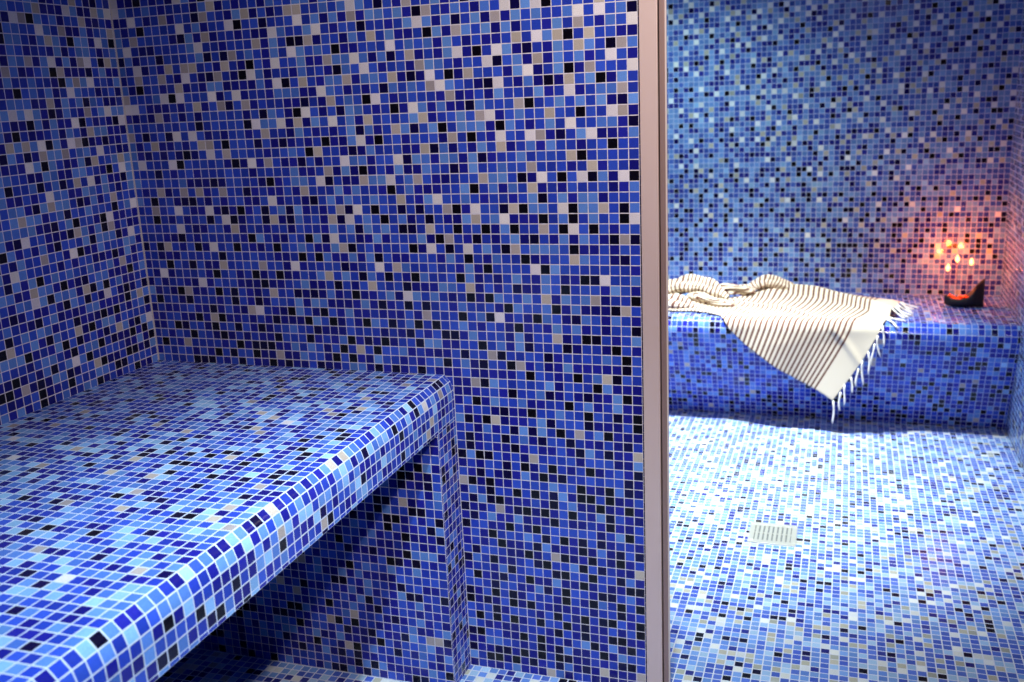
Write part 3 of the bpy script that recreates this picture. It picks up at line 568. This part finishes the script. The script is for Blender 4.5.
fr = empty('door_1', W(1.2, 0.5, ZF))
structure(fr, 'pale pinkish metal door frame at the end of the dividing wall', 'door frame')
zt = ZC-0.02
bm = bmesh.new(); box_bm(bm, 0.12, 1.76, -0.12, 2.4, ZF, zt, 0.05); bm_obj('jamb', bm, M_FRAME, fr)
bm = bmesh.new(); box_bm(bm, 1.76, 1.96, 0.45, 1.6, ZF, zt); bm_obj('gasket', bm, M_GASKET, fr)
bm = bmesh.new(); box_bm(bm, 1.90, 2.40, 0.05, 0.45, ZF, zt, 0.04); bm_obj('stop', bm, M_FRAME2, fr)
bm = bmesh.new(); box_bm(bm, 2.37, 2.53, 0.18, 0.50, ZF, zt, 0.03); bm_obj('seal', bm, M_SEAL, fr)

# ------------------------------------------------------------------ near bench
nb = empty('tiled_bench', W(-38, -60, ZF),
           'wide blue mosaic bench in the near corner, nothing lying on it', 'bench')
PROF = [(XL, -8.85)]
xs = [e for e in edges(XL, -21.0, 0.0) if e > XL+0.1]
PROF += [(x, -8.85) for x in xs]
PROF += [(-20.36, -9.52), (-20.06, -10.45), (-20.02, -11.42), (-20.02, -12.42), (-20.02, -13.42), (-20.02, -13.72)]
under = [e for e in edges(XL, -20.02, -0.2)][::-1]
PROF2 = [(x, -13.72) for x in under]
ye = edges(-0.02, YF+0.02, -0.62)
p = Panels()
path = np.array([[(x, y, z) for (x, z) in PROF] for y in ye])
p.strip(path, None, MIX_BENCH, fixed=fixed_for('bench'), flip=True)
path = np.array([[(x, y, z) for (x, z) in PROF2] for y in ye])
p.strip(path, None, MIX_BENCH, flip=True)
p.build('slab', M_BENCH, nb)
p = Panels()
YP = -4.9
p.rect((0, YP, 0), (1, 0, 0), (0, 0, 1), edges(XL+0.02, -20.02), edges(ZF, -13.72), MIX_WALL, fixed_for('pier'))
p.rect((-20.02, 0, 0), (0, 1, 0), (0, 0, 1), edges(YP, -0.02, -0.62), edges(ZF, -13.72, -0.42), MIX_WALL)
p.build('support', M_WALL, nb)

# ------------------------------------------------------------------ far bench
fb = empty('tiled_bench', W(0, 98, ZF),
           'low blue mosaic bench along the far wall under the striped towel', 'bench')
nose = [(87.2, -22.32), (86.4, -22.90), (85.75, -23.95), (85.75, -25.1), (86.1, -26.1), (86.5, -27.05)]
n = 17
low = [(86.5+(93.7-86.5)*k/17.4, -27.05+(-43+27.05)*k/17.4) for k in range(1, 18)]+[(93.7, -43)]
top = [(y, -22.32) for y in edges(YB-0.02, 87.2, 0.2)][:-1]
prof = top+nose+low
p = Panels()
path = np.array([[(x, y, z) for (y, z) in prof] for x in edges(XL+0.02, XR-0.02, 0.45)])
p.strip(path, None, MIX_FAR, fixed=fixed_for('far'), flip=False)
p.build('slab', M_FAR, fb)

# ------------------------------------------------------------------ floor drain
dr = empty('floor_drain', W(10.2, 41.4, ZF), 'square pale metal drain grate set in the mosaic floor', 'drain')
x0, x1, y0, y1 = 6.95, 13.5, 38.1, 44.8
zt = ZF+0.14
bm = bmesh.new()
for a in ((x0, x1, y0, y0+0.75), (x0, x1, y1-0.75, y1), (x0, x0+0.75, y0+0.75, y1-0.75), (x1-0.75, x1, y0+0.75, y1-0.75)):
    box_bm(bm, a[0], a[1], a[2], a[3], ZF+0.01, zt, 0.03)
bm_obj('frame', bm, M_CHROME, dr)
bm = bmesh.new()
xa, xb, ya, yb = x0+0.75, x1-0.75, y0+0.75, y1-0.75
for k in range(8):
    c = xa+(xb-xa)*(k+0.5)/8
    w = (xb-xa)/8*0.33
    box_bm(bm, c-w, c+w, ya, yb, ZF+0.02, zt-0.03, 0.02)
for yy in (ya, (ya+yb)/2-0.15, yb-0.3):
    box_bm(bm, xa, xb, yy, yy+0.3, ZF+0.02, zt-0.05)
bm_obj('grate', bm, M_CHROME, dr)
bm = bmesh.new(); box_bm(bm, xa, xb, ya, yb, ZF+0.005, ZF+0.015); bm_obj('pit', bm, M_HOLE, dr)

# ------------------------------------------------------------------ towel
def cloth_material():
    m, nt, b = new_mat('striped_cotton')
    uv = nt.nodes.new('ShaderNodeUVMap'); uv.uv_map = 'cloth'
    sep = nt.nodes.new('ShaderNodeSeparateXYZ'); nt.links.new(uv.outputs[0], sep.inputs[0])
    s = sep.outputs[0]                     # counts stripes along the towel
    fr = mth(nt, 'FRACT', s)
    d = mth(nt, 'ABSOLUTE', mth(nt, 'SUBTRACT', fr, 0.5))
    mr = nt.nodes.new('ShaderNodeMapRange'); mr.interpolation_type = 'SMOOTHSTEP'
    mr.inputs['From Min'].default_value = 0.16; mr.inputs['From Max'].default_value = 0.26
    mr.inputs['To Min'].default_value = 1; mr.inputs['To Max'].default_value = 0
    nt.links.new(d, mr.inputs['Value'])
    inside = mth(nt, 'LESS_THAN', s, 52.0)
    f = mth(nt, 'MULTIPLY', mr.outputs[0], inside)
    mix = nt.nodes.new('ShaderNodeMix'); mix.data_type = 'RGBA'
    mix.inputs[6].default_value = (*lin(208, 194, 168), 1)
    mix.inputs[7].default_value = (*lin(100, 64, 54), 1)
    nt.links.new(f, mix.inputs[0])
    nt.links.new(mix.outputs[2], b.inputs['Base Color'])
    b.inputs['Roughness'].default_value = 0.9
    b.inputs['Specular IOR Level'].default_value = 0.15
    tc = nt.nodes.new('ShaderNodeTexCoord')
    n = nt.nodes.new('ShaderNodeTexNoise'); n.inputs['Scale'].default_value = 500
    nt.links.new(tc.outputs['Object'], n.inputs['Vector'])
    bp = nt.nodes.new('ShaderNodeBump'); bp.inputs['Distance'].default_value = 0.0008
    nt.links.new(n.outputs[0], bp.inputs['Height']); nt.links.new(bp.outputs[0], b.inputs['Normal'])
    return m
M_CLOTH = cloth_material()
M_TASSEL = plain('cotton_tassel', lin(236, 228, 212), 0.9, 0, 0.06, 300)

tw = empty('towel', W(10, 92, -22.3), 'cream towel with thin brown stripes draped over the far bench edge', 'towel')

def drape(x, t, h):
    """sheet plane (x, t) -> 3-D; t runs back from the bench nose, h lifts off it"""
    if t >= 0:
        return (x, 87.2+t, -22.12+h)
    if t > -2.6:
        a = -t/2.6*math.pi/2
        r = 1.75
        return (x, 87.2-(r+h)*math.sin(a), -22.12-r+(r+h)*math.cos(a))
    return (x, 87.2-1.75-h, -22.12-1.75+(t+2.6))

def curve(pts, s):
    ks = [q[0] for q in pts]
    return np.array([np.interp(s, ks, [q[i] for q in pts]) for i in range(1, len(pts[0]))])

# stripe number s: lower edge, upper edge (sheet plane)
LOW = [(0, -17.5, 3.6), (8, -14.5, 3.4), (14, -11.5, 3.0), (19, -8.2, 3.2), (23, -5.4, 2.4), (27, -3.0, 0.4), (30, -0.9, -2.8),
       (34, 2.0, -5.6), (38, 5.0, -7.8), (42, 7.8, -9.8), (46, 10.6, -11.4), (50, 13.2, -12.8), (52, 14.6, -13.5), (56.2, 17.4, -15.2)]
UPP = [(0, -17.5, 12.5), (8, -14.5, 12.8), (14, -11.0, 13.0), (19, -6.5, 12.5), (23, -3.2, 13.5), (27, 0.5, 19.0), (30, 3.6, 20.5),
       (34, 8.0, 20.8), (38, 12.0, 20.6), (42, 16.2, 20.0), (46, 20.2, 19.0), (50, 23.6, 17.6), (52, 25.2, 16.6), (56.2, 29.0, 13.2)]
NS, NW = 420, 120
def gauss(x, c, w): return math.exp(-((x-c)/w)**2)
def height(s, b, x, t):
    h = 0.12
    heap = 1/(1+math.exp((s-22.5)/1.5))
    edge = max(0.0, math.sin(math.pi*min(1, max(0, b))))**0.5
    # bunched part: several rolls one behind the other, twisting along the length
    if heap > 0.003:
        ph = 0.42*s+1.3*math.sin(0.31*s)
        r = 0.5+0.5*math.sin(2*math.pi*(2.3*b)+ph*0.55)
        r3 = 0.5+0.5*math.sin(0.75*s+5*b)
        h += heap*edge*((0.5+1.3*b)*(0.5+0.5*r)+0.5*r3*(1-b))
    fan = 1-heap
    h += fan*0.42*math.exp(-max(0, s-23)/9)*(0.5+0.5*math.sin(2*math.pi*5.2*b+0.12*s))*edge*min(1, max(0, t+1.5)/2)
    if t > -1:
        k = min(1, (t+1)/3)
        # long fold running from the wall to the far corner
        c = 0.95-(s-34)*0.0159
        e = b-c-0.012*math.sin(0.5*s)
        st = 0.0 if e < 0 else (e/0.035 if e < 0.035 else math.exp(-(e-0.035)/0.16))
        h += fan*k*1.9*st*min(1, max(0, (s-30)/6))
        # crown at the upper edge next to the wall
        h += fan*k*(1.7*gauss(s, 31.5, 3.2)+0.7*gauss(s, 39, 3.5))*max(0, (b-0.72)/0.28)**1.2
        h += fan*k*0.9*gauss(s, 55, 2.6)*gauss(b, 0.86, 0.12)
    h += fan*0.38*gauss(b, 0.55-(s-30)*0.0115, 0.022)*min(1, max(0, (s-24)/4))
    h += 0.22*fan*math.sin(0.5*s+4*b)*math.sin(math.pi*b)**2
    if t < -1:
        h += fan*(0.25+0.35*math.sin(0.33*s+1.0)*min(1, (-t-1)/4))
    return max(h, 0.06)

verts = []; uvs = []
ss = np.linspace(0, 56.2, NS); bs = np.linspace(0, 1, NW)
G = np.zeros((NS, NW, 3))
for i, s in enumerate(ss):
    L = curve(LOW, s); U = curve(UPP, s)
    for j, b in enumerate(bs):
        q = L+(U-L)*b
        q[0] += 2.1*math.sin(math.pi*b)*min(1, max(0, (s-22)/33))
        G[i, j] = drape(q[0], q[1], height(s, b, q[0], q[1]))
for _ in range(2):                       # soften the polyline corners
    G[1:-1] = 0.25*G[:-2]+0.5*G[1:-1]+0.25*G[2:]
faces = []; fuv = []
for i in range(NS-1):
    for j in range(NW-1):
        faces.append((i*NW+j, (i+1)*NW+j, (i+1)*NW+j+1, i*NW+j+1))
cv = list(G.reshape(-1, 3)); cuv = [(ss[k//NW], bs[k % NW]) for k in range(NS*NW)]
def roll(path, rad, s0, twist, lob, flat=1.0, pitch=0.85, slant=0.4):
    """a bunched fold of the towel: lobed tube through path (pitches), stripes across it"""
    pts = np.array(path, float)
    L = np.concatenate([[0], np.cumsum(np.linalg.norm(np.diff(pts, axis=0), axis=1))])
    n = 90; seg = 40
    t = np.linspace(0, L[-1], n)
    c = np.array([np.interp(t, L, pts[:, k]) for k in range(3)]).T
    for _ in range(10): c[1:-1] = 0.25*c[:-2]+0.5*c[1:-1]+0.25*c[2:]
    rr = np.interp(t/L[-1], [q[0] for q in rad], [q[1] for q in rad])
    base = len(cv)
    for k in range(n):
        d = c[min(n-1, k+1)]-c[max(0, k-1)]; d /= np.linalg.norm(d)
        u = np.cross(d, (0, 0, 1)); u /= np.linalg.norm(u); w = np.cross(u, d)
        for q in range(seg+1):
            th = 2*math.pi*q/seg
            f = 1+0.24*math.cos(lob*th+twist*t[k])+0.15*math.cos((lob+2)*th-0.7*twist*t[k]+1)+0.09*math.sin(1.3*t[k]+3*th+lob)
            p = c[k]+rr[k]*f*(math.cos(th)*u+flat*math.sin(th)*w)
            if p[1] > 87.2: p[2] = max(p[2], -22.05)
            cv.append(p); cuv.append((s0+t[k]/pitch+slant*math.sin(th+0.5*t[k])+0.3*math.sin(0.9*t[k]), q/seg))
    m = seg+1
    for k in range(n-1):
        for q in range(seg):
            faces.append((base+k*m+q, base+(k+1)*m+q, base+(k+1)*m+q+1, base+k*m+q+1))
roll([(-15.5, 101.5, -20.2), (-13.2, 101, -19.5), (-11, 100.5, -18.9), (-8.6, 100, -18.9), (-6.3, 99.4, -19.4), (-4.3, 98.4, -20.2), (-2.6, 97.5, -21.0)],
     [(0, 1.5), (0.45, 1.6), (0.75, 1.2), (1, 0.4)], 2, 0.2, 2, 1.1, 0.78, 0.3)
roll([(-16, 93.8, -20.6), (-13.5, 92.8, -20.8), (-11.6, 92.2, -20.8), (-9.6, 91.8, -21.1), (-8.0, 91.6, -21.6)],
     [(0, 1.5), (0.5, 1.45), (0.85, 0.8), (1, 0.25)], 4, 0.3, 2, 1.0, 0.85, 0.3)
roll([(-9.8, 97, -20.3), (-8.4, 96, -20.4), (-6.8, 94.8, -20.6), (-4.6, 93.6, -20.8), (-2.2, 93.4, -21.0), (-0.4, 94, -21.5)],
     [(0, 0.5), (0.25, 1.0), (0.6, 0.9), (1, 0.25)], 8, 0.9, 2, 0.9, 1.3, 2.2)
roll([(-7.0, 102.5, -20.8), (-5.0, 103.2, -20.4), (-2.6, 103.6, -20.3), (-0.2, 104, -20.5), (2.0, 104.4, -20.9)],
     [(0, 0.5), (0.4, 1.0), (0.8, 0.9), (1, 0.4)], 14, 0.8, 3, 1.0, 1.3, 1.8)
roll([(0.0, 104.5, -21.0), (1.8, 106.3, -20.0), (3.8, 107, -19.3), (5.6, 107.2, -19.5), (8.0, 107.2, -20.4), (10.6, 107.2, -21.3)],
     [(0, 0.4), (0.3, 1.05), (0.6, 0.95), (0.85, 0.6), (1, 0.3)], 22, 0.25, 2, 1.1, 0.7, 0.5)
cl = mesh_obj('cloth', [W(*v) for v in cv], faces, M_CLOTH, tw, smooth=True)
lay = cl.data.uv_layers.new(name='cloth')
li = np.empty(len(cl.data.loops), dtype=np.int32); cl.data.loops.foreach_get('vertex_index', li)
lay.data.foreach_set('uv', np.array(cuv, float)[li].ravel())
sol = cl.modifiers.new('thickness', 'SOLIDIFY'); sol.thickness = 0.0022; sol.offset = 0

def tube(bm, pts, rad, seg=6):
    """tapering round tube through pts (world coordinates), radii per point"""
    rings = []
    n = len(pts)
    for k in range(n):
        a = Vector(pts[max(0, k-1)]); b = Vector(pts[min(n-1, k+1)])
        d = (b-a).normalized()
        u = d.orthogonal().normalized(); w = d.cross(u)
        if k and rings:
            pu = rings[-1][1]
            u = (pu-d*pu.dot(d)).normalized(); w = d.cross(u)
        r = rad[k] if hasattr(rad, '__len__') else rad
        rings.append(([bm.verts.new(Vector(pts[k])+r*(math.cos(2*math.pi*q/seg)*u+math.sin(2*math.pi*q/seg)*w)) for q in range(seg)], u))
    for k in range(n-1):
        A, B = rings[k][0], rings[k+1][0]
        for q in range(seg):
            bm.faces.new((A[q], A[(q+1) % seg], B[(q+1) % seg], B[q]))
    bm.faces.new(rings[0][0][::-1]); bm.faces.new(rings[-1][0])

rt = random.Random(3)
NT = 19
for k in range(NT):
    b = 0.005+0.97*k/(NT-1)
    j = min(NW-1, int(b*(NW-1)))
    p0 = G[NS-1, j]
    hang = p0[1] < 86.5
    Lt = rt.uniform(2.9, 4.4)
    if k == 0: Lt = 4.3
    sw = rt.uniform(-0.3, 0.5)
    pts = []
    for q in range(7):
        f = q/6
        if hang:
            x = p0[0]+0.12+0.16*math.sin(f*4+2*k)+sw*f*f
            y = min(p0[1]-0.1, 85.28) if f > 0.15 else p0[1]-0.1
            z = p0[2]-Lt*f
        else:
            t0 = p0[1]-87.2
            tt = t0-0.5*Lt*f
            xx = p0[0]+0.62*Lt*f+0.2*math.sin(f*4+2*k)
            x, y, z = drape(xx, tt, 0.2+(max(0, p0[2]+22.0))*(1-f)**2)
            if y < 85.9: y = min(y, 85.2)
        pts.append(W(x, y, z))
    bm = bmesh.new()
    tube(bm, pts, [0.14*T, 0.2*T, 0.14*T, 0.16*T, 0.18*T, 0.17*T, 0.08*T])
    bm_obj('tassel', bm, M_TASSEL, tw, True)

# ------------------------------------------------------------------ candle holder
def emit(name, color, strength):
    m, nt, b = new_mat(name)
    b.inputs['Base Color'].default_value = (*color, 1)
    b.inputs['Emission Color'].default_value = (*color, 1)
    b.inputs['Emission Strength'].default_value = strength
    return m
M_FLAME = emit('candle_flame', (1.0, 0.46, 0.15), 5.2)

ch = empty('candle_holder', W(39.8, 101.3, -22.3), 'small dark boat-shaped candle holder burning beside the towel on the far bench', 'candle holder')
# hull: stations along x, rim height rising to a pointed stern at the right
st = [(36.2, 0.10, 2.1), (36.7, 0.8, 1.85), (37.6, 1.35, 1.65), (38.8, 1.55, 1.6), (39.8, 1.5, 1.8), (40.7, 1.3, 2.6), (41.5, 1.05, 3.7), (42.3, 0.65, 4.8), (42.8, 0.16, 5.3)]
bm = bmesh.new()
def station(x, hw, rim, inner):
    k = 0.16 if inner else 0
    base = 0.0 + (0.3 if inner else 0.0)
    lift = max(0.0, (37.2-x)*0.45) if x < 37.2 else 0.0
    # stern keeps its foot on the bench, bow lifts a little
    pts = []
    for q in range(9):
        a = math.pi*q/8
        y = math.cos(a)*max(0.03, hw-k)
        zz = rim-(rim-base-lift)*(math.sin(a)**0.55)
        pts.append(W(x, 101.3+y, -22.3+zz+ (0.03 if inner else 0.0)))
    return [bm.verts.new(q) for q in pts]
outer = [station(*s, False) for s in st]
inner = [station(x, hw, rim, True) for x, hw, rim in st[1:-2]]
for A, B in zip(outer[:-1], outer[1:]):
    for q in range(8): bm.faces.new((A[q], A[q+1], B[q+1], B[q]))
for A, B in zip(inner[:-1], inner[1:]):
    for q in range(8): bm.faces.new((A[q+1], A[q], B[q], B[q+1]))
bm.faces.new(outer[0]); bm.faces.new(outer[-1][::-1])
# rim between outer and inner shells
for i in range(len(inner)-1):
    for q in (0, 8):
        f = (outer[i+1][q], outer[i+2][q], inner[i+1][q], inner[i][q])
        bm.faces.new(f if q == 0 else f[::-1])
def cap(o, n_, flip):
    for q in range(8):
        f = (o[q], o[q+1], n_[q+1], n_[q])
        bm.faces.new(f[::-1] if flip else f)
cap(outer[1], inner[0], True); cap(outer[len(inner)], inner[-1], False)
bmesh.ops.recalc_face_normals(bm, faces=bm.faces)
bm_obj('hull', bm, M_BOAT, ch, True)
# orange petals heaped in the hull
bm = bmesh.new()
rp = random.Random(8)
for k in range(26):
    x = rp.uniform(37.0, 40.9); y = 101.3+rp.uniform(-0.8, 0.8)*(1-abs(x-39)/4); z = -22.3+rp.uniform(1.2, 1.9)+max(0, 38.0-x)*0.6
    c = Vector(W(x, y, z))
    g = bmesh.ops.create_icosphere(bm, subdivisions=1, radius=0.36*T)
    rot = Matrix.Rotation(rp.uniform(0, 6), 3, 'Z') @ Matrix.Rotation(rp.uniform(-0.7, 0.7), 3, 'X')
    for v in g['verts']:
        q = v.co.copy(); q.z *= 0.45; q.x *= 1.3
        v.co = rot @ q+c
bm_obj('petals', bm, M_EMBER, ch, True)
FL = [(36.56, -15.31, 37.3), (38.06, -13.62, 38.4), (40.42, -14.15, 39.7)]
for x, z, xb in FL:
    bm = bmesh.new()
    pts = []
    for q in range(9):
        f = q/8
        pts.append(W(xb+(x-xb)*math.sin(f*math.pi/2), 101.3+0.7*f, -22.3+1.0+(z-0.75+22.3-1.0)*f))
    tube(bm, pts, 0.045*T, 6)
    # little cup under the flame
    c = Vector(W(x, 102, z-0.75))
    bmesh.ops.create_cone(bm, cap_ends=True, segments=12, radius1=0.06*T, radius2=0.2*T, depth=0.2*T, matrix=Matrix.Translation(c))
    bm_obj('stem', bm, M_WIRE, ch, True)
    bm = bmesh.new()
    prof_f = [(0.0, -0.62), (0.2, -0.45), (0.34, -0.2), (0.34, 0.08), (0.24, 0.36), (0.12, 0.58), (0.0, 0.8)]
    seg = 12
    rings = []
    for r, dz in prof_f:
        if r == 0: rings.append([bm.verts.new(W(x, 102, z+dz))])
        else: rings.append([bm.verts.new(W(x+r*math.cos(2*math.pi*q/seg), 102+r*math.sin(2*math.pi*q/seg), z+dz)) for q in range(seg)])
    for A, B in zip(rings[:-1], rings[1:]):
        for q in range(seg):
            if len(A) == 1: bm.faces.new((A[0], B[(q+1) % seg], B[q]))
            elif len(B) == 1: bm.faces.new((A[q], A[(q+1) % seg], B[0]))
            else: bm.faces.new((A[q], A[(q+1) % seg], B[(q+1) % seg], B[q]))
    bmesh.ops.recalc_face_normals(bm, faces=bm.faces)
    bm_obj('flame', bm, M_FLAME, ch, True)

# ------------------------------------------------------------------ light
def lamp(kind, name, loc, energy, color, size=0.1, target=None, **kw):
    d = bpy.data.lights.new(name, kind)
    d.energy = energy; d.color = color
    if kind == 'AREA':
        d.shape = 'DISK'; d.size = size
    else:
        d.shadow_soft_size = size
    for k, v in kw.items(): setattr(d, k, v)
    o = bpy.data.objects.new(name, d); o.location = loc
    if target is not None:
        o.rotation_euler = (Vector(target)-Vector(loc)).to_track_quat('-Z', 'Y').to_euler()
    COL.objects.link(o)
    return o

lamp('SPOT', 'far_downlight', W(-3, 66, 57), 660, (0.83, 0.92, 1.0), 0.045, W(-6, 69, -43), spot_size=math.radians(74), spot_blend=1.0)
lamp('SPOT', 'bench_downlight', W(-18, 74, 57), 78, (0.62, 0.93, 1.0), 0.045, W(-17, 86, -35), spot_size=math.radians(118), spot_blend=0.8)
lamp('SPOT', 'near_downlight', W(6, -48, 57), 225, (0.66, 0.86, 1.0), 0.04, W(-11, -37, -25), spot_size=math.radians(68), spot_blend=1.0)
lamp('SPOT', 'warm_fill', W(31, -56, 54), 126, (1.0, 0.89, 0.83), 0.05, W(0, 0, -3), spot_size=math.radians(90), spot_blend=0.9)  # added unseen warm spot, placed and aimed to brighten the dividing wall
for x, z, xb in FL:
    lamp('POINT', 'candle_light', W(x, 102.4, z+0.1), 2.5, (1.0, 0.17, 0.03), 0.008, specular_factor=0.0)

wd = bpy.data.worlds.new('world'); S.world = wd
wd.use_nodes = True
wd.node_tree.nodes['Background'].inputs[0].default_value = (0.5, 0.6, 0.8, 1)
wd.node_tree.nodes['Background'].inputs[1].default_value = 0.02

# ------------------------------------------------------------------ camera
cd = bpy.data.cameras.new('camera')
cd.sensor_width = 36.0
cd.lens = 980.22/1024*36.0
cd.clip_start = 0.02
co = bpy.data.objects.new('camera', cd); COL.objects.link(co)
R = np.array([[0.94786213, 0.31549989, -0.04491332],
              [0.03660022, -0.24777723, -0.96812544],
              [-0.31657197, 0.9160056, -0.24640602]])   # rows: right, down, forward
mw = Matrix.Identity(4)
for i in range(3):
    mw[i][0] = R[0][i]; mw[i][1] = -R[1][i]; mw[i][2] = -R[2][i]
loc = W(18.18335, -91.10584, 19.60008)
for i in range(3): mw[i][3] = loc[i]
co.matrix_world = mw
cd.dof.use_dof = True
cd.dof.focus_distance = 1.9
cd.dof.aperture_fstop = 4.5
S.camera = co

S.view_settings.view_transform = 'Standard'
S.view_settings.look = 'None'
S.view_settings.gamma = 1.0
S.view_settings.use_curve_mapping = False
S.view_settings.exposure = 0.0
S.cycles.use_denoising = True
S.cycles.max_bounces = 8
S.cycles.caustics_reflective = False
S.cycles.caustics_refractive = False
